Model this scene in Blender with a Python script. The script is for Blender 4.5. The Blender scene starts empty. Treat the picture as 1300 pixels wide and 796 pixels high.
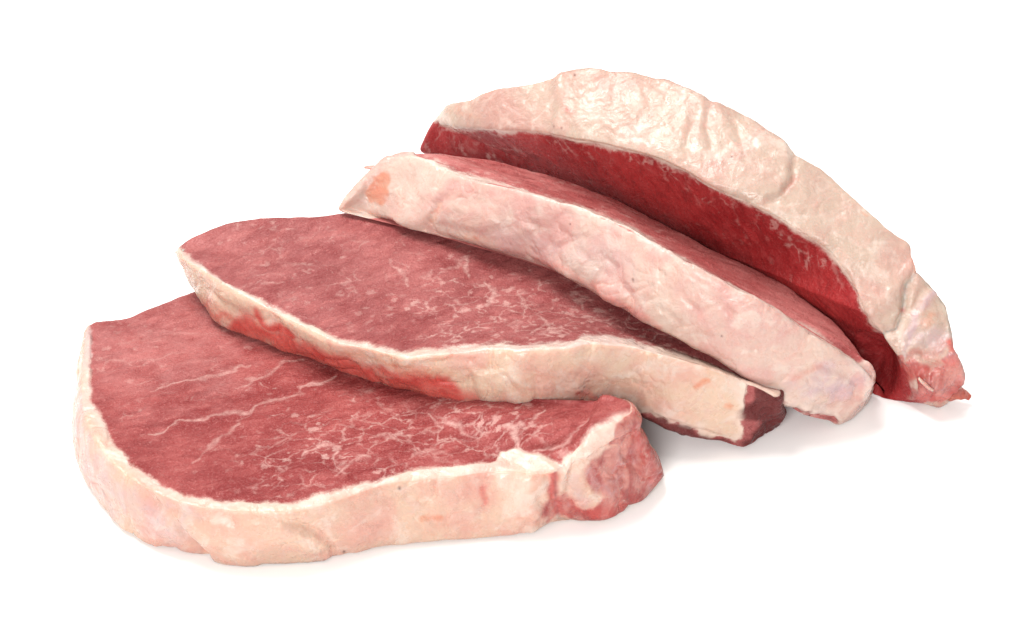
import bpy, math, numpy as np
from mathutils import Vector, Matrix

# ------------------------------------------------------------------ camera, light, exposure
S = 0.01                                   # all authoring below is in centimetres
EL, DIST, HW = math.radians(36.0), 70.0, 13.5
TGT = np.array([0.0, 0.0, 1.5])
CAM = TGT + DIST * np.array([0, -math.cos(EL), math.sin(EL)])
FW = (TGT - CAM) / DIST
RT = np.array([1.0, 0, 0])
UP = np.cross(RT, FW)
scene = bpy.context.scene
col = scene.collection
cd = bpy.data.cameras.new('camera')
cam = bpy.data.objects.new('camera', cd)
col.objects.link(cam)
cd.sensor_width = 36.0
cd.lens = 18.0 * DIST / HW
cd.clip_start, cd.clip_end = 0.01, 50.0
cam.location = Vector(CAM * S)
cam.rotation_euler = (math.pi / 2 - EL, 0, 0)
scene.camera = cam

world = bpy.data.worlds.new('World')
scene.world = world
world.use_nodes = True
bg = world.node_tree.nodes['Background']
bg.inputs['Color'].default_value = (1.0, 0.965, 0.94, 1)
bg.inputs['Strength'].default_value = 0.78


def softbox(name, loc, aim, size, power, colr=(1, 0.98, 0.955)):
    ld = bpy.data.lights.new(name, 'AREA')
    ld.shape = 'RECTANGLE'
    ld.size, ld.size_y = size
    ld.energy = power
    ld.color = colr
    lo = bpy.data.objects.new(name, ld)
    col.objects.link(lo)
    lo.location = loc
    lo.rotation_euler = (Vector(aim) - Vector(loc)).to_track_quat('-Z', 'Y').to_euler()
    return lo


softbox('softbox_key', (-0.32, 0.20, 1.05), (0, 0, 0.02), (0.5, 0.5), 20.0)
softbox('softbox_back', (0.15, 0.95, 0.75), (0, 0, 0.02), (0.35, 0.3), 2.0)
softbox('fill_front', (-0.2, -1.15, 0.7), (0, 0, 0.02), (0.5, 0.4), 18.5)  # unseen fill lamp, added to lift the front faces
scene.view_settings.view_transform = 'Standard'
scene.view_settings.look = 'None'
scene.view_settings.exposure = -0.2
scene.view_settings.gamma = 1.0
scene.view_settings.use_curve_mapping = False
scene.render.engine = 'CYCLES'
scene.cycles.max_bounces = 8


# ------------------------------------------------------------------ geometry helpers (cm)
def P(px, py, z):
    """point at height z seen at this place of the 1300 x 796 photograph"""
    d = FW + RT * (px - 650) / 650 * HW / DIST + UP * (398 - py) / 650 * HW / DIST
    return CAM + d * (z - CAM[2]) / d[2]


def U(px, py, z, zb):
    p = P(px, py, z); p[2] = zb
    return p


def W(x, y, z):
    return np.array([x, y, z], float)


def proj(V):
    q = V - CAM
    f = q @ FW
    return np.stack([650 + (q @ RT) / f * DIST / HW * 650, 398 - (q @ UP) / f * DIST / HW * 650], -1)


def hash3(ix, iy, iz, seed):
    h = (ix.astype(np.uint32) * np.uint32(374761393) + iy.astype(np.uint32) * np.uint32(668265263)
         + iz.astype(np.uint32) * np.uint32(2147483647 - 1013904223) + np.uint32((seed * 974634539 + 12345) & 0xffffffff))
    h = (h ^ (h >> np.uint32(13))) * np.uint32(1274126177)
    h = (h ^ (h >> np.uint32(15))) * np.uint32(2246822519)
    return ((h ^ (h >> np.uint32(16))) & np.uint32(0xffffff)).astype(np.float32) / 16777215.0


def vnoise(V, scale, seed=0):
    """smooth value noise, about -1..1; scale in cells per cm"""
    X = (V * scale + 512.37).astype(np.float32)
    I = np.floor(X).astype(np.int64)
    f = X - I
    f = f * f * f * (f * (f * 6 - 15) + 10)
    r = 0
    for dx in (0, 1):
        wx = f[..., 0] if dx else 1 - f[..., 0]
        for dy in (0, 1):
            wy = f[..., 1] if dy else 1 - f[..., 1]
            for dz in (0, 1):
                wz = f[..., 2] if dz else 1 - f[..., 2]
                r = r + wx * wy * wz * hash3(I[..., 0] + dx, I[..., 1] + dy, I[..., 2] + dz, seed)
    return r * 2 - 1


def fbm(V, scale, octaves=3, seed=0):
    r, a = 0, 1.0
    for k in range(octaves):
        r = r + a * vnoise(V, scale * 2.03 ** k, seed + 17 * k)
        a *= 0.5
    return r


def sstep(a, b, x):
    t = np.clip((x - a) / (b - a), 0, 1)
    return t * t * (3 - 2 * t)


def seg_dist(Q, pts):
    """distance in 2d from each row of Q to a polyline, with the fraction along it"""
    pts = np.asarray(pts, float)
    best = np.full(len(Q), 1e9); frac = np.zeros(len(Q))
    n = len(pts) - 1
    for i in range(n):
        a, b = pts[i], pts[i + 1]
        ab = b - a
        t = np.clip(((Q - a) @ ab) / max(ab @ ab, 1e-9), 0, 1)
        d = np.hypot(*(Q - (a + t[:, None] * ab)).T)
        m = d < best
        best[m] = d[m]; frac[m] = (i + t[m]) / n
    return best, frac


def inside(Q, poly):
    poly = np.asarray(poly, float)
    r = np.zeros(len(Q), bool)
    x, y = Q[:, 0], Q[:, 1]
    j = len(poly) - 1
    for i in range(len(poly)):
        xi, yi = poly[i]; xj, yj = poly[j]
        c = ((yi > y) != (yj > y))
        with np.errstate(divide='ignore', invalid='ignore'):
            c &= x < (xj - xi) * (y - yi) / (yj - yi) + xi
        r ^= c
        j = i
    return r


def sdist(Q, poly):
    d, _ = seg_dist(Q, list(poly) + [poly[0]])
    return np.where(inside(Q, poly), d, -d)


def resample(pts, n):
    pts = np.asarray(pts, float)
    # rounded by a Catmull-Rom curve, then even arc length
    q = np.vstack([2 * pts[0] - pts[1], pts, 2 * pts[-1] - pts[-2]])
    out = []
    for i in range(1, len(q) - 2):
        for t in np.linspace(0, 1, 12, endpoint=False):
            p0, p1, p2, p3 = q[i - 1:i + 3]
            out.append(0.5 * (2 * p1 + (p2 - p0) * t + (2 * p0 - 5 * p1 + 4 * p2 - p3) * t * t + (3 * p1 - p0 - 3 * p2 + p3) * t ** 3))
    out.append(q[-2])
    out = np.array(out)
    l = np.r_[0, np.cumsum(np.linalg.norm(np.diff(out, axis=0), axis=1))]
    u = np.linspace(0, l[-1], n, endpoint=False)
    return np.stack([np.interp(u, l, out[:, k]) for k in range(3)], -1)


def grid_normals(G):
    ds = np.roll(G, -1, 1) - np.roll(G, 1, 1)
    dr = np.gradient(G, axis=0)
    n = np.cross(dr, ds)
    n /= np.maximum(np.linalg.norm(n, axis=-1, keepdims=True), 1e-9)
    return n


class Chop:
    """a slab of meat: an edge loop on its upper face, one on its lower face, a rim between"""

    def __init__(self, sections, nA=150, nR=70, nB=14, bulge=0.1, belly=0.05, soft=14, grain=-0.5):
        self.grain = grain
        A, B, dens = [], [], []
        for (a, b, step) in sections:
            L = sum(np.linalg.norm(np.subtract(a[i + 1], a[i])) for i in range(len(a) - 1))
            n = max(6, int(L / step))
            A.append(resample(a, n)); B.append(resample(b, n)); dens.append(np.full(n, step))
        A, B = np.vstack(A), np.vstack(B)
        for _ in range(4):
            A = 0.5 * A + 0.25 * (np.roll(A, 1, 0) + np.roll(A, -1, 0))
            B = 0.5 * B + 0.25 * (np.roll(B, 1, 0) + np.roll(B, -1, 0))
        n = len(A)
        w = np.linalg.norm(A - np.roll(A, 1, 0), axis=1)
        c = (A * w[:, None]).sum(0) / w.sum()
        _, _, vt = np.linalg.svd((A - c) * np.sqrt(w)[:, None], full_matrices=False)
        N = vt[2]
        if N @ (CAM - c) < 0: N = -N
        e1 = vt[0] if vt[0][0] > 0 else -vt[0]
        e2 = np.cross(N, e1)
        self.c, self.N, self.e1, self.e2 = c, N, e1, e2

        def fan(E, c, k, bl):
            r = np.linspace(0, 1, k)[:, None, None]
            d = E - c
            h = (d @ N)[:, None]
            return c + r * (d - h * N) + r ** 2 * (h * N)[None] + bl * (1 - r ** 2) * N
        FA = fan(A, c, nA, belly)
        cB = (B * w[:, None]).sum(0) / w.sum()
        FB = fan(B, cB, nB, 0.0)[::-1]
        tan = np.roll(A, -1, 0) - np.roll(A, 1, 0)
        out = np.cross(tan, N); out /= np.linalg.norm(out, axis=1, keepdims=True)
        v = np.linspace(0, 1, nR + 2)[1:-1][:, None, None]
        RIM = A + (B - A) * v + out * bulge * (4 * v * (1 - v)) ** 0.6
        G = np.concatenate([FA, RIM, FB], 0)
        # round the two edges
        for e in (nA - 1, nA + nR):
            for it in range(soft):
                lo, hi = e - 5, e + 6
                H = G[lo:hi].copy()
                G[lo:hi] = 0.5 * H + 0.25 * (G[lo - 1:hi - 1] + G[lo + 1:hi + 1])
        self.G, self.nA, self.nR, self.n = G, nA, nR, n
        self.cls = np.zeros(G.shape[:2], int)
        self.cls[nA:nA + nR] = 1
        self.cls[nA + nR:] = 2
        self.nrm = grid_normals(G)
        if (self.nrm[nA // 2] @ N).mean() < 0:
            self.nrm *= -1; self.flip = True
        else:
            self.flip = False
        self.base = G.copy()
        self.px = proj(G.reshape(-1, 3)).reshape(G.shape[:2] + (2,))
        vis = (self.nrm * (CAM - G)).sum(-1) > -3.0
        self.vis = vis & (self.cls < 2)
        sh = G.shape[:2]
        self.fat = np.full(sh, -1.0)          # signed distance into the fat (cm)
        self.m = {k: np.zeros(sh) for k in ('vein', 'red', 'mem', 'orange', 'dark', 'pale', 'flesh')}
        self.disp = np.zeros(sh)

    def sel(self, cls):
        m = self.vis if cls is None else self.vis & (self.cls == cls)
        return m

    def lean(self, polys, cls, default=None):
        m = self.sel(cls)
        k = 5.0 if cls == 1 else 2.0
        Q = self.px[m] + k * np.stack([fbm(self.base[m], 2.4, 3, 71), fbm(self.base[m], 2.4, 3, 75)], -1)
        d = np.full(len(Q), -1e9)
        for p in polys: d = np.maximum(d, sdist(Q, p))
        self.fat[m] = -d / 48.0

    def paint(self, ch, pts, r, k, cls=None, taper=0.0, wob=0.35, hard=0.0):
        m = self.sel(cls)
        Q = self.px[m].copy()
        B = self.base[m]
        if wob:
            Q[:, 0] += r * wob * (vnoise(B, 2.0, 5) * 1.6 + vnoise(B, 6.0, 6) * .5)
            Q[:, 1] += r * wob * (vnoise(B, 2.0, 7) * 1.6 + vnoise(B, 6.0, 8) * .5)
        if len(pts) == 1: d = np.hypot(*(Q - np.array(pts[0])).T); f = np.full(len(Q), .5)
        else: d, f = seg_dist(Q, pts)
        rr = r * (1 - taper * np.abs(2 * f - 1))
        val = k * (1 - sstep(rr * hard, rr, d))
        self.m[ch][m] = np.maximum(self.m[ch][m], val)

    def crease(self, pts, r, depth, cls=1):
        m = self.sel(cls)
        d, f = seg_dist(self.px[m] + vnoise(self.base[m], 3.0, 3)[:, None] * r * .5, pts)
        self.disp[m] -= depth * np.exp(-(d / r) ** 2) * np.sin(np.pi * np.clip(f, .06, .94)) ** .5

    def lobe(self, poly, h, soft, cls=1):
        m = self.sel(cls)
        q = self.px[m] + vnoise(self.base[m], 2.2, 9)[:, None] * soft * .6
        self.disp[m] += h * sstep(-soft * .3, soft, sdist(q, poly))

    def rag(self, poly, h, scale, cls=1, soft=12):
        m = self.sel(cls)
        B = self.base[m]
        k = sstep(-soft, soft, sdist(self.px[m], poly))
        self.disp[m] += h * k * (vnoise(B, scale, 61) + .6 * vnoise(B, scale * 2.1, 62) + .35 * vnoise(B, scale * 4.3, 63))

    def bump(self, p, r, h, cls=None):
        m = self.sel(cls)
        d = np.hypot(*((self.px[m] - np.array(p)) / np.array(r)).T)
        self.disp[m] += h * (1 - sstep(0, 1, d))

    def finish(self, name, label, mats, tail=None, amp=1.0, rough=1.0, group='pork chops fanned on the white surface'):
        G = self.G
        b = self.base
        e = self.nA + self.nR
        for r in range(self.nA, e):
            self.fat[r] = np.where(self.vis[r], self.fat[r], self.fat[r - 1])
        self.fat[e:] = np.minimum(self.fat[e - 1], 0.5) - np.linalg.norm(b[e:] - b[e - 1], axis=-1)
        fat01 = sstep(-0.03, 0.05, self.fat + 0.03 * fbm(b, 4.0, 2, 3))
        rim = (self.cls == 1)
        lump = 0.055 * vnoise(b, 0.9, 21) + 0.030 * vnoise(b, 2.1, 22) + 0.014 * vnoise(b, 4.6, 23) + 0.006 * vnoise(b, 10.0, 24)
        wb = b + 0.25 * np.stack([vnoise(b, 1.6, 35), vnoise(b, 1.6, 36), vnoise(b, 1.6, 37)], -1)
        ridge = (1 - np.abs(vnoise(wb, 1.5, 31))) ** 5 * sstep(-.3, .5, vnoise(b, .7, 32))
        ridge2 = (1 - np.abs(vnoise(wb, 3.4, 33))) ** 5 * sstep(-.2, .6, vnoise(b, 1.1, 34))
        lumpf = lump - rough * (0.055 * ridge + 0.028 * ridge2)
        ang = self.grain
        u = (b - self.c) @ self.e1; v = (b - self.c) @ self.e2
        gb = np.stack([(u * math.cos(ang) - v * math.sin(ang)) * .6, u * math.sin(ang) + v * math.cos(ang), 0 * u], -1)
        gb = gb + 0.18 * np.stack([vnoise(b, 2.2, 45), vnoise(b, 2.2, 46), 0 * u], -1)
        lumpl = 0.035 * vnoise(b, 0.7, 41) + 0.022 * vnoise(gb, 2.3, 42) + 0.013 * vnoise(gb, 5.2, 43) + 0.006 * vnoise(gb, 11.0, 44)
        d = self.disp + amp * (fat01 * (lumpf + 0.03) + (1 - fat01) * lumpl)
        d -= 0.02 * np.exp(-(self.fat / 0.05) ** 2) * (self.cls == 0)
        d *= (self.cls < 2) + 0.4 * (self.cls == 2)
        G = G + self.nrm * d[..., None]
        G[..., 2] = np.maximum(G[..., 2], 0.012)
        nrm = grid_normals(G)
        if self.flip: nrm *= -1
        R, n = G.shape[:2]
        base = np.array([self.c[0], self.c[1], 0.0])
        root = bpy.data.objects.new(name, None)
        root.empty_display_size = 0.02
        root.location = Vector(base * S)
        root['label'] = label; root['category'] = 'pork chop'; root['group'] = group
        col.objects.link(root)
        idx = np.arange(R * n).reshape(R, n)
        a, bq, c2, d2 = idx[:-1], np.roll(idx, -1, 1)[:-1], np.roll(idx, -1, 1)[1:], idx[1:]
        quads = np.stack([a, d2, c2, bq], -1).reshape(-1, 4)
        if self.flip: quads = quads[:, ::-1]
        V = (G.reshape(-1, 3) - base) * S
        Nn = nrm.reshape(-1, 3)
        fv = self.fat.reshape(-1)
        loc = np.stack([(b - self.c) @ self.e1, (b - self.c) @ self.e2, (b - self.c) @ self.N], -1).reshape(-1, 3)
        part = (fv[quads].mean(1) > 0).astype(int)
        if tail is not None:
            tm = (self.vis & inside(self.px.reshape(-1, 2), tail).reshape(self.vis.shape)).reshape(-1)
            part[tm[quads].all(1)] = 2
        for k, pn in ((0, 'lean_meat'), (1, 'fat_cap'), (2, 'end_flap')):
            f = quads[part == k]
            if len(f) == 0: continue
            used, inv = np.unique(f, return_inverse=True)
            f = inv.reshape(-1, 4).astype(np.int32)
            me = bpy.data.meshes.new(pn)
            me.vertices.add(len(used)); me.vertices.foreach_set('co', V[used].astype(np.float32).ravel())
            me.loops.add(len(f) * 4); me.loops.foreach_set('vertex_index', f.ravel())
            me.polygons.add(len(f)); me.polygons.foreach_set('loop_start', np.arange(0, len(f) * 4, 4, dtype=np.int32))
            for nm, arr in (('m1', [self.fat, self.m['red'], self.m['mem'], self.m['vein']]),
                            ('m2', [self.m['orange'], self.m['dark'], self.m['pale'], self.m['flesh']])):
                at = me.attributes.new(nm, 'FLOAT_COLOR', 'POINT')
                at.data.foreach_set('color', np.stack([q.reshape(-1)[used] for q in arr], -1).astype(np.float32).ravel())
            at = me.attributes.new('loc', 'FLOAT_VECTOR', 'POINT')
            at.data.foreach_set('vector', loc[used].astype(np.float32).ravel())
            me.update(calc_edges=True)
            me.polygons.foreach_set('use_smooth', np.ones(len(f), bool))
            me.normals_split_custom_set_from_vertices(Nn[used].astype(np.float32))
            me.materials.append(mats[k] if k < len(mats) else mats[0])
            ob = bpy.data.objects.new(pn, me)
            ob.parent = root
            col.objects.link(ob)
        return root


# ------------------------------------------------------------------ materials
class NT:
    def __init__(self, mat):
        mat.use_nodes = True
        self.t = mat.node_tree
        self.p = self.t.nodes['Principled BSDF']

    def n(self, typ, **kw):
        nd = self.t.nodes.new(typ)
        for k, v in kw.items():
            if k in nd.inputs: self.set(nd.inputs[k], v)
            else: setattr(nd, k, v)
        return nd

    def set(self, sock, v):
        if isinstance(v, bpy.types.NodeSocket): self.t.links.new(v, sock)
        else: sock.default_value = v

    def math(self, op, a, b=None, c=None, clamp=False):
        nd = self.t.nodes.new('ShaderNodeMath'); nd.operation = op; nd.use_clamp = clamp
        for i, v in enumerate((a, b, c)):
            if v is not None: self.set(nd.inputs[i], v)
        return nd.outputs[0]

    def ss(self, lo, hi, v, a=0.0, b=1.0):
        nd = self.t.nodes.new('ShaderNodeMapRange'); nd.interpolation_type = 'SMOOTHSTEP'
        self.set(nd.inputs[0], v); nd.inputs[1].default_value = lo; nd.inputs[2].default_value = hi
        nd.inputs[3].default_value = a; nd.inputs[4].default_value = b
        return nd.outputs[0]

    def mix(self, f, a, b, blend='MIX'):
        nd = self.t.nodes.new('ShaderNodeMix'); nd.data_type = 'RGBA'; nd.blend_type = blend
        self.set(nd.inputs[0], f)
        for s, v in ((nd.inputs[6], a), (nd.inputs[7], b)):
            self.set(s, v if isinstance(v, bpy.types.NodeSocket) else (*v, 1))
        return nd.outputs[2]

    def noise(self, vec, scale, detail=3.0, rough=0.55, dist=0.0):
        nd = self.n('ShaderNodeTexNoise')
        self.set(nd.inputs['Vector'], vec)
        nd.inputs['Scale'].default_value = scale; nd.inputs['Detail'].default_value = detail
        nd.inputs['Roughness'].default_value = rough; nd.inputs['Distortion'].default_value = dist
        return nd.outputs['Fac']

    def mapv(self, vec, scale=(1, 1, 1), rot=(0, 0, 0), loc=(0, 0, 0)):
        nd = self.n('ShaderNodeMapping')
        self.set(nd.inputs[0], vec)
        nd.inputs['Scale'].default_value = scale; nd.inputs['Rotation'].default_value = rot; nd.inputs['Location'].default_value = loc
        return nd.outputs[0]


def meat_material(name, grain=0.0, seed=0.0, lean_a=(0.19, 0.028, 0.028), lean_b=(0.27, 0.058, 0.055), fat_c=(0.44, 0.30, 0.225), fat_p=(0.43, 0.225, 0.18), fib_c=(0.38, 0.115, 0.105), grain_glint_c=(0.44, 0.17, 0.16)):
    mat = bpy.data.materials.new(name)
    N = NT(mat)
    a1 = N.n('ShaderNodeAttribute', attribute_name='m1')
    a2 = N.n('ShaderNodeAttribute', attribute_name='m2')
    lo = N.n('ShaderNodeAttribute', attribute_name='loc').outputs['Vector']
    lo = N.mapv(lo, loc=(seed * 7.1, seed * 3.3, 0))
    s1 = N.n('ShaderNodeSeparateColor'); N.set(s1.inputs[0], a1.outputs['Color'])
    s2 = N.n('ShaderNodeSeparateColor'); N.set(s2.inputs[0], a2.outputs['Color'])
    fat, red, mem, vein = s1.outputs[0], s1.outputs[1], s1.outputs[2], a1.outputs['Alpha']
    orange, dark, pale, flesh = s2.outputs[0], s2.outputs[1], s2.outputs[2], a2.outputs['Alpha']
    oc = N.n('ShaderNodeTexCoord').outputs['Object']
    oc = N.mapv(oc, scale=(100, 100, 100), loc=(seed * 5, seed, 2))
    # lean: muscle bundles, soft blotches, fine grain with moist sparkle put into the colour
    wob = N.n('ShaderNodeTexNoise'); N.set(wob.inputs['Vector'], lo); wob.inputs['Scale'].default_value = 1.6; wob.inputs['Detail'].default_value = 4; wob.inputs['Roughness'].default_value = 0.6
    wv = N.n('ShaderNodeVectorMath', operation='MULTIPLY_ADD'); N.set(wv.inputs[0], wob.outputs['Color']); wv.inputs[1].default_value = (0.55, 0.55, 0.55); N.set(wv.inputs[2], lo)
    gr = N.mapv(wv.outputs[0], rot=(0, 0, grain))
    fib = N.noise(N.mapv(gr, scale=(1.0, 4.2, 2.5)), 1.0, 5.0, 0.62, 0.2)
    blot = N.noise(lo, 0.45, 3.0, 0.6, 0.3)
    fine = N.noise(N.mapv(gr, scale=(17, 26, 20)), 1.0, 2.0, 0.6)
    lean = N.mix(N.ss(0.36, 0.66, blot), lean_a, lean_b)
    lean = N.mix(N.ss(0.46, 0.74, fib, 0, 0.45), lean, fib_c)
    lean = N.mix(N.ss(0.28, 0.50, fib, 0.55, 0.0), lean, (0.135, 0.013, 0.014))
    lean = N.mix(N.ss(0.54, 0.72, fine, 0, 0.42), lean, grain_glint_c)
    # pale sheen on exposed lean, put into its colour
    lean = N.mix(N.math('MULTIPLY', mem, N.ss(0.30, 0.62, N.noise(lo, 1.6, 5.0, 0.65), 0.25, 0.75)), lean, (0.46, 0.20, 0.19))
    lean = N.mix(N.ss(0.28, 0.46, fine, 0.35, 0.0), lean, (0.14, 0.014, 0.015))
    # marbling: small fat flecks and thin walls between the bundles
    dens = pale
    nz = N.noise(N.mapv(lo, loc=(3, 9, 1)), 5.0, 4.0, 0.68)
    vor = N.n('ShaderNodeTexVoronoi', feature='DISTANCE_TO_EDGE'); N.set(vor.inputs['Vector'], N.mapv(gr, scale=(1.6, 2.7, 1.0))); vor.inputs['Scale'].default_value = 1.0
    big = N.noise(N.mapv(gr, scale=(1.2, 1.6, 1), loc=(5, 2, 0)), 1.0, 3.0, 0.62, 0.2)
    wall = N.math('ADD', vor.outputs['Distance'], N.math('MULTIPLY', N.math('SUBTRACT', 0.5, nz), 0.30))
    on = N.math('ADD', N.math('MULTIPLY', N.math('SUBTRACT', big, 0.5), 2.6), N.math('MULTIPLY_ADD', dens, 0.85, -0.22))
    mv = N.math('MULTIPLY', N.ss(-0.05, 0.10, wall, 1.0, 0.0), N.ss(0.0, 0.8, on, 0, 0.72))
    vt = N.n('ShaderNodeTexVoronoi', feature='F1'); N.set(vt.inputs['Vector'], N.mapv(gr, scale=(1.7, 2.6, 1.0), loc=(.3, .7, 0))); vt.inputs['Scale'].default_value = 1.5
    vr = N.n('ShaderNodeSeparateColor'); N.set(vr.inputs[0], vt.outputs['Color'])
    rad = N.math('MULTIPLY_ADD', N.math('SUBTRACT', vr.outputs[0], 0.55), 0.55, N.math('MULTIPLY', N.math('SUBTRACT', nz, 0.5), 1.6))
    rad = N.math('ADD', rad, N.math('MULTIPLY_ADD', dens, 0.17, -0.01))
    flk = N.ss(-0.16, 0.14, N.math('SUBTRACT', rad, vt.outputs['Distance']), 0, 1)
    mv = N.math('MAXIMUM', mv, N.math('MULTIPLY', flk, N.math('MULTIPLY_ADD', dens, 0.50, 0.14)))
    vn = N.math('ADD', N.math('MULTIPLY', fib, 0.5), N.math('MULTIPLY', nz, 0.7))
    vv = N.math('ADD', vein, N.math('MULTIPLY', N.math('SUBTRACT', vn, 0.63), 2.4))
    vv = N.math('MULTIPLY', N.ss(-0.1, 1.4, vv), N.ss(0.0, 0.9, vein))
    mv = N.math('MAXIMUM', N.math('MULTIPLY', mv, 0.78), N.math('MULTIPLY', vv, 0.75), clamp=True)
    lean = N.mix(mv, lean, (0.57, 0.38, 0.34))
    # fat: cream with pink clouds, waxy mottling
    f1 = N.noise(oc, 0.5, 4.0, 0.6, 0.5)
    f2 = N.noise(oc, 2.2, 4.0, 0.6, 0.8)
    f3 = N.noise(oc, 9.0, 3.0, 0.6)
    fc = N.mix(N.ss(0.40, 0.66, f1), fat_c, fat_p)
    fc = N.mix(N.ss(0.48, 0.72, f2, 0, 0.6), fc, (0.44, 0.27, 0.225))
    fc = N.mix(N.ss(0.50, 0.72, N.noise(N.mapv(oc, loc=(4, 4, 9)), 1.3, 4.0, 0.6, 0.6), 0, 0.7), fc, (0.50, 0.41, 0.355))
    fc = N.mix(N.ss(0.55, 0.8, f3, 0, 0.30), fc, (0.50, 0.42, 0.37))
    fc = N.mix(N.ss(0.60, 0.76, N.noise(N.mapv(oc, loc=(8, 1, 3)), 1.5, 5.0, 0.7, 1.2), 0, 0.45), fc, (0.42, 0.19, 0.15))
    # the cut edge of the fat next to the lean is the whitest
    edge = N.math('ADD', fat, N.math('MULTIPLY', N.math('SUBTRACT', f2, 0.5), 0.5))
    fc = N.mix(N.ss(0.0, 0.30, edge, 0.6, 0.0), fc, (0.53, 0.42, 0.365))
    fc = N.mix(N.math('MULTIPLY', pale, N.ss(0.3, 0.6, f2, 0.5, 0.9)), fc, (0.56, 0.46, 0.40))
    fc = N.mix(N.math('MULTIPLY', mem, N.ss(0.30, 0.60, f2, 0.35, 1.0)), fc, (0.36, 0.255, 0.275))
    st = N.noise(N.mapv(oc, scale=(1.9, 1.9, 0.9)), 1.0, 4.0, 0.58, 0.8)
    fl = N.mix(N.ss(0.36, 0.64, st), (0.24, 0.042, 0.038), (0.39, 0.165, 0.14))
    fl = N.mix(N.ss(0.52, 0.70, f2, 0, 0.6), fl, (0.33, 0.185, 0.19))
    fl = N.mix(N.ss(0.60, 0.74, N.noise(N.mapv(oc, loc=(2, 5, 7)), 2.6, 4.0, 0.65, 0.8), 0, 0.7), fl, (0.48, 0.36, 0.32))
    fc = N.mix(N.ss(0.15, 0.75, N.math('ADD', flesh, N.math('MULTIPLY', N.math('SUBTRACT', st, 0.5), N.ss(0.0, 0.3, flesh, 0, 1.0)))), fc, fl)
    rr = N.math('ADD', red, N.math('MULTIPLY', N.math('SUBTRACT', f2, 0.5), N.ss(0.0, 0.4, red, 0, 0.7)))
    fc = N.mix(N.ss(-0.1, 1.05, rr), fc, N.mix(N.ss(0.35, 0.65, f2), (0.37, 0.032, 0.028), (0.43, 0.085, 0.07)))
    orange = N.ss(0.05, 0.9, N.math('ADD', orange, N.math('MULTIPLY', N.math('SUBTRACT', N.noise(oc, 4.0, 4.0, 0.65), 0.5), N.ss(0.0, 0.3, orange, 0, 1.1))))
    fc = N.mix(orange, fc, N.mix(1.0, fc, (0.97, 0.60, 0.47), 'MULTIPLY'))
    # soft joint between the two
    j = N.math('ADD', fat, N.math('MULTIPLY', N.math('SUBTRACT', N.noise(oc, 18.0, 3.0, 0.7), 0.5), 0.12))
    j = N.math('ADD', j, N.math('MULTIPLY', N.math('SUBTRACT', N.noise(oc, 3.0, 4.0, 0.65), 0.5), 0.17))
    jf = N.ss(-0.07, 0.06, j)
    colr = N.mix(jf, lean, fc)
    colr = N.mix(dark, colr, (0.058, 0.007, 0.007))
    N.set(N.p.inputs['Base Color'], colr)
    wet = N.noise(oc, 3.0, 4.0, 0.65)
    N.set(N.p.inputs['Roughness'], N.math('MULTIPLY_ADD', wet, 0.50, 0.05))
    N.set(N.p.inputs['Specular IOR Level'], N.ss(-0.05, 0.05, fat, 0.13, 0.34))
    # light soaks into the fat, away from the joint; hardly into the lean
    N.p.subsurface_method = 'BURLEY'
    N.set(N.p.inputs['Subsurface Weight'], N.ss(0.03, 0.35, fat, 0.0, 0.85))
    N.p.inputs['Subsurface Radius'].default_value = (1.0, 0.35, 0.22)
    N.p.inputs['Subsurface Scale'].default_value = 0.0022
    # relief: bundles and moist grain in the lean, faint wrinkles in the fat
    hl = N.math('ADD', N.math('MULTIPLY', fib, 0.65), N.math('MULTIPLY', fine, 0.45))
    hl = N.math('MULTIPLY_ADD', mv, -0.12, hl)
    hf = N.math('ADD', N.math('MULTIPLY', f2, 0.70), N.math('MULTIPLY', f3, 0.18))
    hm = N.n('ShaderNodeMix', data_type='FLOAT'); N.set(hm.inputs[0], jf); N.set(hm.inputs[2], hl); N.set(hm.inputs[3], hf)
    bp = N.n('ShaderNodeBump'); bp.inputs['Strength'].default_value = 0.9; bp.inputs['Distance'].default_value = 0.0008
    N.set(bp.inputs['Height'], hm.outputs[0])
    N.set(N.p.inputs['Normal'], bp.outputs[0])
    return mat


def paper_material():
    mat = bpy.data.materials.new('white_surface')
    N = NT(mat)
    oc = N.n('ShaderNodeTexCoord').outputs['Object']
    N.set(N.p.inputs['Base Color'], N.mix(N.noise(oc, 40.0, 3.0), (0.92, 0.915, 0.91), (0.93, 0.925, 0.92)))
    N.p.inputs['Roughness'].default_value = 0.6
    N.p.inputs['Specular IOR Level'].default_value = 0.25
    return mat


# ------------------------------------------------------------------ the surface
me = bpy.data.meshes.new('white_tabletop')
me.from_pydata([(-4, -4, 0), (4, -4, 0), (4, 6, 0), (-4, 6, 0)], [], [(0, 1, 2, 3)])
me.materials.append(paper_material())
ground = bpy.data.objects.new('white_tabletop', me)
ground['kind'] = 'structure'
col.objects.link(ground)

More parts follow.
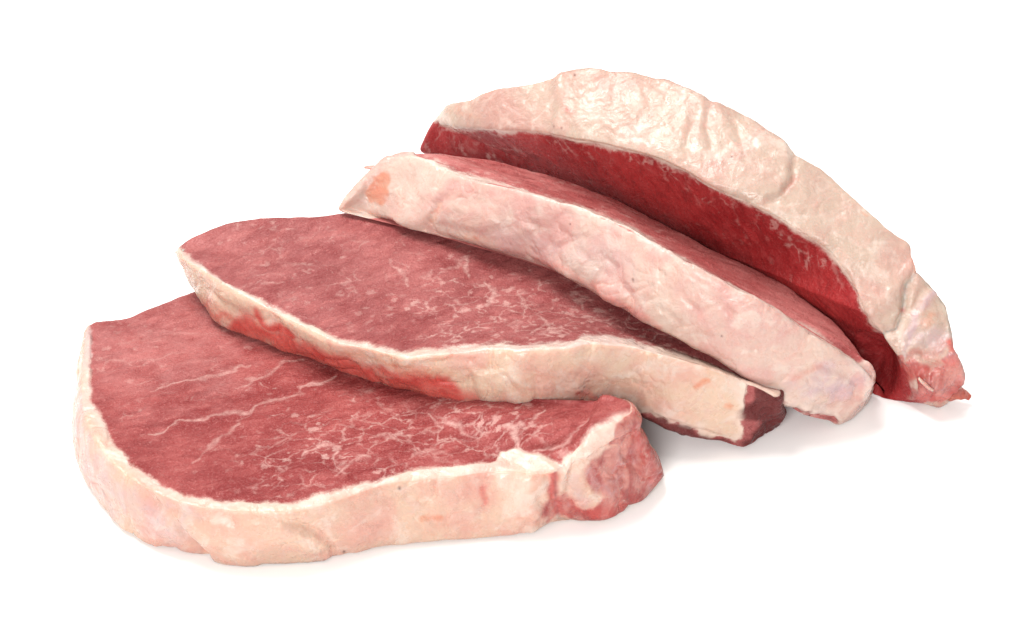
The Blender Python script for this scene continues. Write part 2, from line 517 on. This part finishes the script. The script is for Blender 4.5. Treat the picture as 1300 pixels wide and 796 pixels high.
def shred(root, name, pts, rad, mat, fat=1.0, flat=0.5, **ch):
    """a small torn shred of tissue: a flattened tapering strand through pts"""
    n, k = 28, 12
    q = resample(pts, n)
    r = np.interp(np.linspace(0, 1, n), np.linspace(0, 1, len(rad)), rad)
    t = np.gradient(q, axis=0); t /= np.linalg.norm(t, axis=1, keepdims=True)
    a = np.cross(t, W(0, 0.3, 1)); a /= np.linalg.norm(a, axis=1, keepdims=True)
    b = np.cross(a, t)
    th = np.linspace(0, 2 * np.pi, k, endpoint=False)
    V = q[:, None] + r[:, None, None] * (np.cos(th)[None, :, None] * a[:, None] + flat * np.sin(th)[None, :, None] * b[:, None])
    V = V + 0.25 * r[:, None, None] * np.stack([vnoise(V, 5.0, s) for s in (1, 2, 3)], -1)
    V = V.reshape(-1, 3)
    base = np.array(root.location) / S
    f = [(i * k + j, i * k + (j + 1) % k, (i + 1) * k + (j + 1) % k, (i + 1) * k + j) for i in range(n - 1) for j in range(k)]
    f += [tuple(range(k))[::-1], tuple(range((n - 1) * k, n * k))]
    me = bpy.data.meshes.new(name)
    me.from_pydata([tuple(v) for v in (V - base) * S], [], f)
    m1 = me.attributes.new('m1', 'FLOAT_COLOR', 'POINT'); m2 = me.attributes.new('m2', 'FLOAT_COLOR', 'POINT')
    m1.data.foreach_set('color', np.tile(np.float32([fat, ch.get('red', 0), ch.get('mem', 0), 0]), len(V)))
    m2.data.foreach_set('color', np.tile(np.float32([ch.get('orange', 0), ch.get('dark', 0), ch.get('pale', 0), ch.get('flesh', 0)]), len(V)))
    lc = me.attributes.new('loc', 'FLOAT_VECTOR', 'POINT'); lc.data.foreach_set('vector', V.astype(np.float32).ravel())
    me.polygons.foreach_set('use_smooth', np.ones(len(f), bool))
    me.materials.append(mat)
    ob = bpy.data.objects.new(name, me); ob.parent = root; col.objects.link(ob)
    return ob


FINE, MID, FAR = 0.03, 0.06, 0.14


def lower(lst):
    return [(x, y, z - 0.2 * max(0.0, z - 1.0)) for x, y, z in lst]


def zz(lst, z=None):
    return [P(q[0], q[1], q[2] if len(q) > 2 else z) for q in lst]


# ------------------------------------------------------------------ chop lying flat in front
A1 = zz([(114, 411, 1.75), (108, 437, 1.8), (104, 478, 1.85), (104, 509, 1.9), (112, 540, 1.9), (124, 565, 1.9), (142, 588, 1.9), (168, 609, 1.9),
         (200, 626, 1.9), (234, 638, 1.9), (270, 645, 1.9), (315, 649, 1.9), (370, 649, 1.9), (400, 643, 1.9), (442, 630, 1.9), (485, 615, 1.9),
         (520, 609, 1.9), (573, 605, 1.9), (605, 600, 1.9), (640, 597, 1.9), (675, 600, 1.85)])
B1 = zz([(116, 470), (104, 510), (99, 545), (98, 575), (107, 606), (122, 630), (139, 652), (161, 676), (198, 693), (256, 703), (306, 712), (351, 711),
         (433, 705), (485, 695), (555, 690), (619, 684), (679, 680)], 0.02)
A1b = zz([(675, 600, 1.85), (700, 600, 1.9), (713, 592, 2.0), (735, 567, 2.4), (755, 549, 2.65), (780, 537, 2.7), (799, 527, 2.65)])
B1b = zz([(679, 680, .02), (693, 672, .02), (717, 662, .02), (752, 664, .02), (777, 660, .02), (823, 633, .02), (842, 611, .3)])
A1c = zz([(799, 527, 2.65), (796, 517, 2.6), (783, 512, 2.6), (767, 509, 2.6), (752, 516, 2.4), (745, 522, 2.2)])
B1c = zz([(842, 611, .3), (836, 600, .05), (825, 585, .02), (805, 575, .02), (780, 570, .02), (760, 560, .02)])
bk = [(745, 522, 2.2), (735, 490, 2.0), (700, 450, 1.9), (640, 400, 1.85), (540, 358, 1.8), (420, 342, 1.8), (320, 350, 1.8), (243, 370, 1.8), (216, 381, 1.8),
      (184, 393, 1.8), (161, 403, 1.75), (125, 407, 1.75), (114, 411, 1.75)]
A1d = zz(bk)
B1d = [P(760, 560, .02)] + [U(*q, .02) for q in bk[1:-1]] + [P(116, 470, .02)]
c1 = Chop([(A1, B1, FINE), (A1b, B1b, FINE), (A1c, B1c, FINE), (A1d, B1d, MID)], nA=190, nR=80, bulge=.13)
lean1 = [(113, 380), (116, 437), (114, 478), (116, 509), (130, 534), (143, 559), (157, 577), (180, 600), (207, 616), (234, 627), (270, 634), (315, 637),
         (370, 637), (397, 631), (442, 618), (480, 610), (520, 597), (573, 593), (605, 588), (629, 584), (636, 574), (655, 568), (668, 573), (680, 575),
         (712, 589), (735, 566), (752, 549), (797, 528), (815, 500), (760, 300), (113, 300)]
c1.lean([lean1], 0)
c1.lean([[(118, 412), (122, 400), (250, 350), (330, 335), (330, 420), (200, 405)]], 1)
c1.paint('flesh', [(800, 535), (812, 560), (820, 600), (825, 625)], 36, 1.0, 1, hard=.5)
c1.paint('flesh', [(706, 640), (735, 655), (780, 648), (820, 628)], 26, .95, 1, hard=.3)
c1.paint('flesh', [(775, 600), (800, 610)], 44, 1.0, 1, hard=.3, wob=.15)
c1.paint('flesh', [(703, 606), (712, 640)], 14, .7, 1)
c1.lobe([(684, 577), (712, 566), (724, 556), (748, 531), (768, 500), (820, 500), (810, 540), (712, 600)], .16, 8, None)
c1.crease([(664, 572), (684, 572), (710, 562), (724, 551), (748, 527)], 5, .12, 0)
c1.crease([(656, 566), (657, 554), (668, 540), (690, 520)], 5, .07, 0)
for v, r, k in (([(189, 549), (216, 541), (252, 532), (288, 523), (315, 523), (351, 507), (388, 493), (424, 477)], 4.2, .72),
                ([(243, 582), (261, 566), (290, 555), (306, 536), (320, 523)], 4.2, .62),
                ([(297, 487), (330, 480), (361, 462), (390, 462)], 5, .7), ([(193, 496), (234, 482), (275, 473), (315, 466)], 4, .7),
                ([(116, 473), (170, 457), (229, 450)], 5, .5), ([(130, 440), (200, 425), (270, 418)], 5, .4), ([(150, 520), (190, 505), (225, 500)], 4, .4),
                ([(545, 524), (559, 537), (584, 542), (591, 552), (608, 560)], 5, .8), ([(380, 575), (400, 560), (420, 565), (436, 590)], 5, .8),
                ([(480, 505), (500, 520), (510, 540)], 5, .6), ([(340, 570), (352, 560), (370, 548)], 4, .6), ([(470, 560), (500, 556), (520, 565)], 5, .7),
                ([(655, 570), (657, 556), (650, 543), (640, 537)], 7, 1.0), ([(657, 553), (672, 536), (690, 520)], 4, .8),
                ([(676, 573), (710, 563), (722, 553), (746, 529)], 3.5, .8), ([(600, 555), (615, 540), (630, 530)], 4, .5),
                ([(430, 600), (450, 585), (470, 588)], 6, .7), ([(520, 585), (545, 575), (575, 580)], 6, .6)):
    c1.paint('vein', v, r * 1.7, k, 0, taper=.6, wob=.55)
c1.paint('pale', [(400, 560), (520, 545), (640, 550)], 120, 1.0, 0, wob=.2)
c1.paint('pale', [(130, 450), (300, 430)], 150, .25, 0, wob=.2)
c1.paint('mem', [(130, 440), (270, 420)], 130, .5, 0, wob=.2)
c1.lobe([(218, 653), (297, 657), (360, 660), (397, 669), (419, 686), (426, 708), (300, 740), (270, 715), (261, 699), (234, 677)], .14, 10)
c1.crease([(216, 654), (234, 677), (261, 699), (268, 711)], 5, .14)
c1.crease([(180, 622), (190, 650), (185, 685)], 8, .06)
c1.crease([(120, 570), (200, 645), (300, 662)], 7, .04)
c1.crease([(450, 640), (520, 632), (600, 622)], 8, .04)
c1.crease([(360, 662), (397, 671), (419, 688), (424, 706)], 4, .06)
c1.crease([(615, 612), (620, 635), (612, 660)], 6, .07)
c1.lobe([(625, 590), (680, 588), (695, 620), (690, 660), (640, 670), (628, 640)], .09, 16)
c1.crease([(697, 596), (700, 620), (708, 645), (712, 662)], 7, .12)
c1.crease([(730, 585), (722, 620), (727, 655)], 5, .06)
c1.crease([(760, 590), (790, 600), (800, 640)], 6, .05)
c1.crease([(800, 545), (790, 575), (810, 600)], 5, .05)
c1.paint('red', [(700, 600), (708, 630), (714, 655)], 14, .55, 1)
c1.paint('red', [(612, 622), (618, 640)], 9, .5, 1)
c1.paint('red', [(735, 640), (760, 650), (800, 640)], 16, .5, 1)
c1.paint('orange', [(540, 659), (556, 656)], 9, .6, 1)
c1.paint('orange', [(690, 592), (698, 602)], 8, .4, 1)
c1.paint('orange', [(655, 655), (680, 660)], 9, .35, 1)
c1.paint('dark', [(507, 619)], 4, .7)
c1.paint('dark', [(436, 698)], 3, .9)
c1.paint('dark', [(412, 706)], 4, .5)
c1.paint('mem', [(730, 610), (742, 640)], 16, .4, 1, wob=.15)
c1.paint('mem', [(820, 600), (835, 615)], 14, .6, 1)
c1.paint('mem', [(105, 500), (115, 580), (170, 640), (230, 670)], 34, .5, 1)
c1.paint('pale', [(716, 592), (738, 570), (756, 556), (796, 536)], 15, .95, None, wob=.15)
c1.paint('pale', [(730, 600), (745, 585), (765, 568)], 14, .5, 1, wob=.15)
c1.paint('vein', [(716, 588), (738, 564), (756, 548), (796, 527)], 8, .8, 0)
c1.paint('pale', [(640, 600), (660, 620), (655, 645)], 22, .6, 1)
c1.paint('pale', [(800, 632), (822, 622)], 7, .8, 1)
m1 = meat_material('meat_front', grain=-0.5, seed=0.0)
c1.rag([(735, 575), (800, 535), (870, 560), (870, 690), (720, 690), (712, 640)], .022, 2.4)
c1.paint('red', [(812, 540), (818, 575), (826, 605)], 20, .4, 1)
c1.finish('pork_chop', 'large pork chop lying flat at the front left, pink lean face up with pale veins', [m1, m1, m1],
          tail=[(700, 575), (715, 590), (702, 600), (706, 630), (712, 690), (870, 690), (850, 500), (765, 500), (745, 530), (722, 553)])

# ------------------------------------------------------------------ second chop, draped over the first
A2 = zz([(229, 316, 3.1), (233, 328, 3.2), (261, 345, 3.25), (295, 368, 3.3), (333, 387, 3.3), (371, 408, 3.3), (401, 423, 3.3), (431, 436, 3.35), (465, 441, 3.4),
         (514, 454, 3.5), (540, 452, 3.6), (597, 446, 3.68), (640, 443, 3.75), (663, 445, 3.78), (720, 442, 3.75), (742, 437, 3.7), (777, 438, 3.55),
         (802, 440, 3.42), (837, 449, 3.2), (868, 457, 3.0), (893, 467, 2.75), (934, 481, 2.3), (946, 486, 2.15)])
B2 = zz([(231, 326, 2.8), (239, 353, 2.1), (256, 385, 1.97), (273, 406, 1.95), (314, 425, 1.95), (348, 440, 1.95), (386, 455, 1.95), (424, 470, 1.95), (469, 485, 1.95),
         (522, 500, 1.95), (578, 513, 1.95), (620, 520, 1.95), (663, 521, 1.95), (710, 518, 1.9), (732, 516, 1.9), (751, 516, 1.78), (777, 515, 1.6), (802, 521, 1.4),
         (821, 535, 1.1), (852, 551, .75), (881, 560, .42), (918, 565, .18), (937, 571, .03)])
A2b = zz([(946, 486, 2.15), (965, 493, 2.0), (990, 505, 1.8)])
B2b = zz([(937, 571, .03), (952, 568, .03), (971, 553, .03), (988, 541, .03)])
A2c = [P(990, 505, 1.8), W(7, -1.2, 1.8), W(6, .5, 2.2), W(4, 1.8, 2.6), W(1, 2.6, 3.0), W(-2, 2.6, 3.2)] + zz(
    [(446, 270, 3.35), (401, 275, 3.4), (333, 277, 3.4), (295, 282, 3.35), (269, 291, 3.3), (243, 302, 3.2), (231, 311, 3.1), (229, 316, 3.1)])
B2c = [P(988, 541, .03), W(7, -1.2, .05), W(6, .5, .3), W(4, 1.8, .8), W(1, 2.6, 1.4), W(-2, 2.6, 1.7), U(446, 270, 3.35, 1.8), U(401, 275, 3.4, 1.95),
       U(333, 277, 3.4, 2.0), U(295, 284, 3.35, 2.05), U(269, 293, 3.3, 2.2), U(245, 305, 3.2, 2.5), U(233, 314, 3.1, 2.7), P(231, 326, 2.8)]
c2 = Chop([(A2, B2, FINE), (A2b, B2b, FINE), (A2c, B2c, MID)], nA=190, nR=80, bulge=.10, grain=-0.75)
c2.lean([[(233, 322), (261, 340), (295, 363), (333, 381), (371, 402), (401, 417), (431, 430), (465, 434), (484, 440), (514, 447), (540, 444), (597, 438), (640, 435),
          (663, 437), (720, 434), (742, 427), (777, 428), (802, 430), (808, 436), (837, 440), (868, 448), (893, 459), (934, 475), (948, 484), (1000, 500),
          (1000, 200), (230, 200), (229, 314)]], 0)
c2.lean([[(947, 478), (943, 549), (936, 566), (903, 553), (874, 545), (840, 535), (802, 521), (800, 560), (930, 600), (1010, 560), (1010, 470)],
         [(228, 317), (236, 300), (270, 286), (340, 270), (480, 260), (480, 300), (300, 300)]], 1)
c2.paint('red', [(325, 402), (345, 415), (365, 427)], 13, .95, 1)
c2.paint('red', [(300, 412), (345, 430), (400, 454), (450, 474), (520, 494), (580, 509)], 22, .95, 1, wob=.22)
c2.paint('red', [(505, 478), (545, 484), (575, 496)], 26, .95, 1, wob=.22)
c2.paint('red', [(590, 503), (625, 517), (700, 518)], 20, .65, 1, wob=.22)
c2.paint('red', [(262, 385), (290, 400)], 13, .6, 1)
c2.paint('red', [(740, 500), (752, 505)], 13, .6, 1)
c2.paint('orange', [(884, 492), (900, 486)], 8, .75, 1)
c2.paint('orange', [(925, 517)], 11, .75, 1)
c2.paint('orange', [(420, 448), (520, 466), (575, 470)], 14, .35, 1)
c2.crease([(596, 472), (600, 495), (612, 516)], 5, .09)
c2.crease([(640, 475), (652, 490), (668, 512)], 5, .06)
c2.crease([(676, 470), (680, 500), (672, 518)], 5, .07)
c2.crease([(747, 478), (748, 500), (740, 512)], 7, .09)
c2.crease([(500, 470), (540, 460), (600, 456)], 5, .05)
c2.lobe([(600, 470), (650, 462), (675, 480), (670, 530), (610, 530)], .05, 10)
c2.crease([(802, 519), (840, 533), (874, 544), (903, 552), (935, 565)], 4, .10)
c2.crease([(256, 360), (285, 385), (330, 410)], 5, .05)
c2.paint('dark', [(742, 491)], 2.5, .6)
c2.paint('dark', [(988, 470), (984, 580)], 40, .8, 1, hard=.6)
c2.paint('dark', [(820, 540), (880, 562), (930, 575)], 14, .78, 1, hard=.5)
for v, r, k in (([(495, 335), (506, 350), (512, 365)], 5, .7), ([(560, 340), (590, 330), (600, 345)], 5, .7), ([(620, 360), (630, 375), (618, 392)], 5, .8),
                ([(690, 405), (700, 420), (718, 420)], 5, .8), ([(560, 385), (580, 395)], 5, .7), ([(660, 375), (665, 390)], 5, .6), ([(735, 392), (745, 380)], 4, .7),
                ([(310, 330), (325, 345), (330, 352)], 4, .4), ([(430, 345), (450, 335), (470, 340)], 4, .4), ([(640, 405), (655, 412)], 5, .6), ([(800, 425), (780, 412), (760, 410)], 4, .5)):
    c2.paint('vein', v, r * 1.8, k, 0, taper=.5, wob=.6)
c2.paint('pale', [(560, 390), (680, 400), (800, 425)], 110, .85, 0, wob=.2)
c2.paint('pale', [(330, 320), (460, 330)], 120, .4, 0, wob=.2)
c2.paint('mem', [(260, 310), (420, 330), (560, 370), (760, 420)], 120, .3, 0, wob=.2)  # whitish sheen of the upper lean, coloured in
c2.rag([(947, 475), (943, 580), (1010, 580), (1010, 470)], .07, 2.6)
c2.rag([(800, 525), (850, 548), (935, 566), (935, 590), (800, 590)], .05, 3.0, 1, 6)
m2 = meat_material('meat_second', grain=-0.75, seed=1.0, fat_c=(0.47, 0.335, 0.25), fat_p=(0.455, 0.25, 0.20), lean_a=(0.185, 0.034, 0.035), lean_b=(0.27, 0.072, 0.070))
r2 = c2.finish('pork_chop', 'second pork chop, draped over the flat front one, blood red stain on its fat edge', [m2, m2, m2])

shred(r2, 'fat_shred', zz([(236, 318, 3.05), (228, 319, 3.0), (220, 321, 2.95)]), [.14, .12, .03], m2, .3, .4, pale=.5)

# ------------------------------------------------------------------ third chop, fat edge towards the camera
A3 = zz([(492, 198, 4.8), (530, 199, 5.0), (555, 208, 5.0), (580, 220, 5.05), (608, 230, 5.15), (640, 236, 5.25), (671, 245, 5.3), (703, 255, 5.35), (734, 263, 5.35),
         (765, 275, 5.3), (800, 290, 5.2), (823, 304, 5.1), (865, 330, 4.95), (908, 355, 4.65), (951, 377, 4.3), (994, 400, 3.8), (1019, 415, 3.4), (1045, 432, 3.0),
         (1070, 449, 2.5), (1096, 466, 1.95), (1108, 481, 1.5)])
B3 = zz([(427, 270, 3.5), (451, 268, 3.45), (486, 277, 3.45), (502, 286, 3.5), (527, 291, 3.5), (552, 295, 3.5), (590, 305, 3.55), (640, 318, 3.6), (671, 326, 3.63),
         (693, 336, 3.65), (718, 351, 3.65), (750, 368, 3.52), (772, 384, 3.42), (797, 395, 3.32), (823, 412, 3.15), (865, 434, 2.9), (908, 457, 2.55), (947, 481, 2.1),
         (981, 506, 1.45), (1011, 525, .9), (1036, 535, .4), (1062, 540, .05)])
A3b = zz([(1108, 481, 1.5), (1110, 471, 1.55), (1104, 459, 1.7), (1092, 450, 1.8)])
B3b = zz([(1062, 540, .05), (1079, 532, .05), (1098, 516, .05), (1108, 500, .05)])
b3 = [(1092, 450, 1.8), (1079, 429, 1.8), (1058, 408, 1.9), (1028, 384, 2.1), (994, 359, 2.3), (951, 337, 2.5), (908, 318, 2.7), (865, 295, 2.9), (823, 273, 3.1), (781, 252, 3.4),
      (750, 241, 3.6), (718, 228, 3.7), (687, 220, 3.8), (656, 212, 3.9), (621, 203, 4.1), (586, 198, 4.3), (555, 194, 4.6), (535, 194, 4.7), (510, 195, 4.75), (492, 198, 4.8)]
A3c = zz(b3)
B3c = [P(1108, 500, .05)] + [np.maximum(P(*q) - np.array([.12, .55, 1.5]), W(-99, -99, .05)) for q in b3[1:-4]] + [P(427, 270, 3.5)]
c3 = Chop([(A3, B3, FINE), (A3b, B3b, FINE), (A3c, B3c, FINE * 1.5)], nA=130, nR=90, bulge=.12, grain=-0.3)
c3.lean([[(528, 200), (555, 205), (580, 217), (608, 227), (640, 233), (671, 242), (703, 252), (734, 260), (765, 272), (800, 286), (823, 301), (865, 327), (908, 352),
          (951, 374), (994, 397), (1019, 412), (1045, 429), (1070, 446), (1092, 460), (1120, 440), (1120, 100), (528, 100)]], 0)
c3.lean([[(975, 506), (1011, 521), (1036, 528), (1058, 529), (1066, 545), (1000, 570), (960, 520)], [(1092, 452), (1080, 425), (1050, 395), (530, 180), (530, 150), (1150, 150), (1150, 440)]], 1)
c3.paint('orange', [(479, 246), (489, 230)], 16, .85, 1, hard=.5)
c3.crease([(576, 236), (556, 262), (547, 290)], 6, .10)
c3.crease([(470, 220), (468, 250), (480, 268)], 6, .05)
c3.crease([(520, 225), (530, 255), (520, 285)], 7, .04)
c3.lobe([(560, 255), (620, 262), (640, 285), (600, 298), (555, 285)], .06, 10)
for x, y in ((780, 340), (840, 350), (880, 390), (800, 375), (930, 400), (960, 440), (860, 410), (720, 300), (745, 330), (680, 290)):
    c3.crease([(x - 14, y - 16), (x + 2, y), (x - 6, y + 16)], 5, .05)
c3.paint('orange', [(556, 262), (548, 285)], 9, .4, 1)
c3.paint('orange', [(590, 302), (620, 306)], 8, .4, 1)
c3.paint('red', [(690, 330), (750, 362), (800, 390), (840, 416)], 9, .38, 1)
c3.paint('dark', [(804, 355)], 3.5, .7)
c3.paint('dark', [(917, 426)], 2.5, .8)
c3.paint('dark', [(724, 284)], 2.2, .8)
c3.paint('mem', [(1020, 495), (1060, 490)], 38, .85, 1, wob=.4)
c3.paint('mem', [(640, 300), (800, 340)], 30, .25, 1)
c3.paint('mem', [(1065, 500), (1090, 480)], 20, .55, 1)
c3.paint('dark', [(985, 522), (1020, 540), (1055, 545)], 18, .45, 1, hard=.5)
c3.crease([(985, 514), (1020, 528), (1056, 533)], 6, .14)
c3.paint('pale', [(1075, 455), (1100, 475), (1100, 500)], 9, .8, 1)
c3.paint('red', [(1005, 480), (1020, 470), (1040, 466)], 8, .3, 1)
c3.crease([(1070, 470), (1090, 490), (1080, 512)], 6, .07)
c3.crease([(1010, 470), (1045, 465), (1085, 478)], 6, .05)
c3.crease([(1015, 500), (1050, 520), (1085, 510)], 6, .05)
c3.crease([(1035, 490), (1060, 500), (1070, 485)], 5, .05)
c3.paint('pale', [(540, 197), (700, 236), (850, 300)], 40, .5, 0, wob=.2)
m3 = meat_material('meat_third', grain=-0.3, seed=2.0, lean_a=(0.33, 0.075, 0.072), lean_b=(0.42, 0.13, 0.122), fib_c=(0.48, 0.2, 0.185), grain_glint_c=(0.5, 0.24, 0.22), fat_c=(0.45, 0.335, 0.282), fat_p=(0.43, 0.24, 0.215))
r3 = c3.finish('pork_chop', 'third pork chop, tilted, whole pink fat edge facing forward, bluish membrane at its right tip', [m3, m3, m3], rough=.8)

shred(r3, 'fat_shred', zz([(494, 213, 4.5), (470, 212.5, 4.35), (462, 213, 4.3)]), [.20, .15, .07], m3, .3, .5, orange=.4)

# ------------------------------------------------------------------ fourth chop, leaning at the back, fat uppermost
A4a = zz(lower([(1164, 508, .35), (1168, 489, 1.0), (1156, 466, 1.6), (1135, 446, 2.1), (1118, 425, 2.6), (1100, 400, 3.2)]))
B4a = zz(lower([(1195, 516, .05), (1207, 503, .4), (1227, 482, 1.1), (1220, 459, 1.8), (1210, 438, 2.3), (1205, 390, 3.2), (1194, 374, 3.5), (1179, 355, 3.9), (1163, 343, 4.2)]))
A4b = zz(lower([(1100, 400, 3.2), (1088, 369, 3.7), (1074, 343, 4.2), (1050, 316, 4.7), (1019, 296, 5.1), (988, 277, 5.4), (949, 257, 5.75), (910, 240, 6.0), (871, 217, 6.25),
          (834, 200, 6.4), (782, 186, 6.4), (750, 179, 6.35), (698, 170, 6.2), (664, 166, 6.0), (625, 165, 5.6), (598, 162, 5.3), (572, 160, 4.9), (559, 157, 4.6)]))
B4b = zz(lower([(1163, 343, 4.2), (1164, 333, 4.35), (1159, 322, 4.5), (1155, 306, 4.8), (1128, 287, 5.2), (1097, 261, 5.6), (1058, 224, 6.1), (1011, 195, 6.6), (980, 170, 6.95),
          (945, 146, 7.2), (898, 129, 7.5), (863, 109, 7.7), (821, 96, 7.8), (755, 89, 7.8), (716, 93, 7.5), (690, 101, 7.2), (664, 107, 6.95), (630, 113, 6.6),
          (598, 126, 6.0), (570, 135, 5.3), (560, 152, 4.7)]))
A4c = zz([(559, 157, 3.88), (546, 170, 3.5), (533, 193, 2.9)])
B4c = [P(560, 152, 3.96), P(551, 168, 3.6) + W(.4, .6, .3), P(540, 192, 2.9) + W(.6, 1.0, .5)]
A4d = [P(533, 193, 2.9), W(-2, 7.0, 1.5), W(0, 7.2, .6), W(3, 6.6, .1), W(6, 4.0, .05), W(8.3, .9, .05), P(1095, 488, .05), P(1113, 502, .05), P(1139, 508, .05), P(1164, 508, .35)]
B4d = [P(540, 192, 2.9) + W(.6, 1.0, .5), W(-1, 8.0, 2.6), W(1.2, 8.6, 1.4), W(4.4, 7.8, .6), W(7.4, 5.2, .3), W(9.7, 2.1, .1), W(10.6, .3, .05), W(10.9, -.6, .05), W(11.1, -1.4, .05), P(1195, 516, .05)]
c4 = Chop([(A4a, B4a, FINE), (A4b, B4b, FINE), (A4c, B4c, FINE), (A4d, B4d, MID)], nA=150, nR=90, bulge=.12, grain=1.2)
lean4 = [(560, 158), (572, 163), (598, 165), (625, 168), (664, 169), (698, 173), (724, 178), (750, 182), (782, 189), (808, 195), (834, 203), (871, 220), (910, 243), (949, 260),
         (988, 280), (1019, 299), (1050, 320), (1072, 346), (1086, 371), (1096, 400), (1108, 425), (1128, 450), (1148, 472), (1158, 495), (1150, 540), (1000, 600),
         (400, 600), (500, 190), (545, 160)]
c4.lean([lean4], 0)
c4.lean([[(561, 153), (540, 150), (500, 200), (560, 210)], [(1080, 470), (1165, 506), (1165, 540), (1080, 530)]], 1)
c4.paint('flesh', [(1165, 490), (1190, 496), (1215, 482)], 36, 1.0, 1, hard=.5)
c4.paint('flesh', [(1160, 455), (1200, 440)], 18, .5, 1)
c4.paint('pale', [(1172, 484), (1184, 496)], 5, .9, 1)
c4.lobe([(1012, 180), (1003, 234), (990, 250), (965, 256), (880, 230), (700, 185), (700, 60), (1000, 60)], .10, 10)
c4.crease([(1012, 193), (1004, 234), (991, 251), (972, 257)], 4, .05)
c4.crease([(900, 130), (896, 165), (905, 200)], 6, .06)
c4.crease([(920, 140), (935, 165), (945, 200)], 5, .04)
c4.crease([(885, 140), (870, 190), (880, 210)], 5, .05)
c4.crease([(1166, 333), (1152, 360), (1147, 395), (1138, 418), (1118, 424)], 5, .14)
c4.crease([(1195, 362), (1170, 390), (1150, 430)], 6, -.06)
c4.crease([(1178, 362), (1160, 385), (1148, 410)], 5, .06)
c4.crease([(1200, 420), (1175, 445), (1155, 455)], 6, .10)
c4.crease([(1215, 455), (1190, 462), (1172, 470)], 5, .07)
c4.bump((1182, 408), (22, 26), .10, 1)
c4.bump((1190, 485), (22, 18), .10, 1)
c4.paint('mem', [(1198, 360), (1170, 390), (1152, 425), (1150, 450)], 9, .75, 1)
c4.paint('mem', [(1165, 430), (1200, 430)], 22, .6, 1)
c4.paint('orange', [(1172, 415), (1180, 400)], 10, .5, 1)
c4.paint('orange', [(1195, 372), (1204, 392)], 6, .7, 1)
c4.paint('orange', [(1160, 330), (1164, 340)], 5, .6, 1)
c4.paint('red', [(1206, 436), (1208, 445)], 8, .7, 1)
c4.paint('red', [(1166, 472), (1190, 462), (1215, 462)], 12, .4, 1)
c4.paint('red', [(1148, 393)], 6, .6, 1)
c4.paint('red', [(1160, 480), (1150, 465)], 10, .55)
c4.paint('red', [(1008, 222), (1000, 242)], 9, .32, 1)
c4.paint('red', [(729, 147)], 8, .5, 1, wob=.7)
c4.paint('orange', [(585, 140), (605, 145)], 11, .28, 1)
c4.paint('orange', [(1092, 268), (1100, 274)], 5, .4, 1)
for q in ((716, 164), (732, 98), (706, 162), (929, 202)):
    c4.paint('dark', [q], 2.4, .7, 1)
for v, r, k in (([(575, 175), (580, 195)], 7, .5), ([(600, 170), (608, 190)], 8, .5), ([(1060, 345), (1072, 360)], 8, .6), ([(880, 250), (885, 262)], 5, .4), ([(930, 262), (938, 285)], 6, .5),
                ([(715, 178), (740, 182)], 4, .5), ([(850, 212), (905, 242)], 4, .5), ([(985, 300), (1010, 292)], 6, .5)):
    c4.paint('vein', v, r, k, 0, wob=.9)
c4.bump((1112, 468), (34, 60), -.55, 0)
c4.paint('flesh', [(1140, 462), (1152, 480), (1158, 508)], 18, 1.0, None, hard=.4)
c4.paint('flesh', [(1104, 415), (1125, 440), (1145, 462)], 8, .55, None)
c4.crease([(1092, 425), (1103, 455), (1100, 490)], 6, .16, 0)
c4.paint('pale', [(560, 175), (640, 185)], 60, .7, 0, wob=.2)
c4.paint('pale', [(700, 175), (850, 212), (950, 268), (1040, 330)], 22, .7, 0, wob=.3)
c4.rag([(1150, 440), (1230, 430), (1250, 540), (1150, 540)], .05, 2.6)
c4.rag([(1155, 345), (1230, 345), (1230, 440), (1150, 430)], .03, 1.8)
c4.paint('red', [(1165, 502), (1195, 510), (1218, 490)], 16, .4, 1)
c4.paint('mem', [(1195, 470), (1215, 480)], 14, .4, 1)
m4 = meat_material('meat_back', grain=1.2, seed=3.0, lean_a=(0.23, 0.014, 0.016), lean_b=(0.31, 0.027, 0.028), fib_c=(0.36, 0.060, 0.060), grain_glint_c=(0.38, 0.085, 0.08), fat_c=(0.365, 0.275, 0.220), fat_p=(0.36, 0.215, 0.18))
r4 = c4.finish('pork_chop', 'rearmost pork chop, propped steeply with a broad cream fat cap uppermost and dark lean below', [m4, m4, m4], rough=.3,
          tail=[(1170, 334), (1152, 360), (1147, 395), (1138, 418), (1118, 424), (1140, 455), (1155, 480), (1150, 560), (1260, 560), (1240, 340)])
shred(r4, 'tissue_shred', zz([(1205, 494, .5), (1217, 498, .4), (1226, 501, .3), (1232, 505, .22)]), [.34, .24, .15, .09], m4, 1.0, .9, orange=.8, flesh=.8)
shred(r4, 'gristle', zz([(1166, 480, 1.35), (1174, 487, 1.2), (1184, 496, .95)]), [.06, .10, .07], m4, 1.0, .6, pale=.5, flesh=.35)
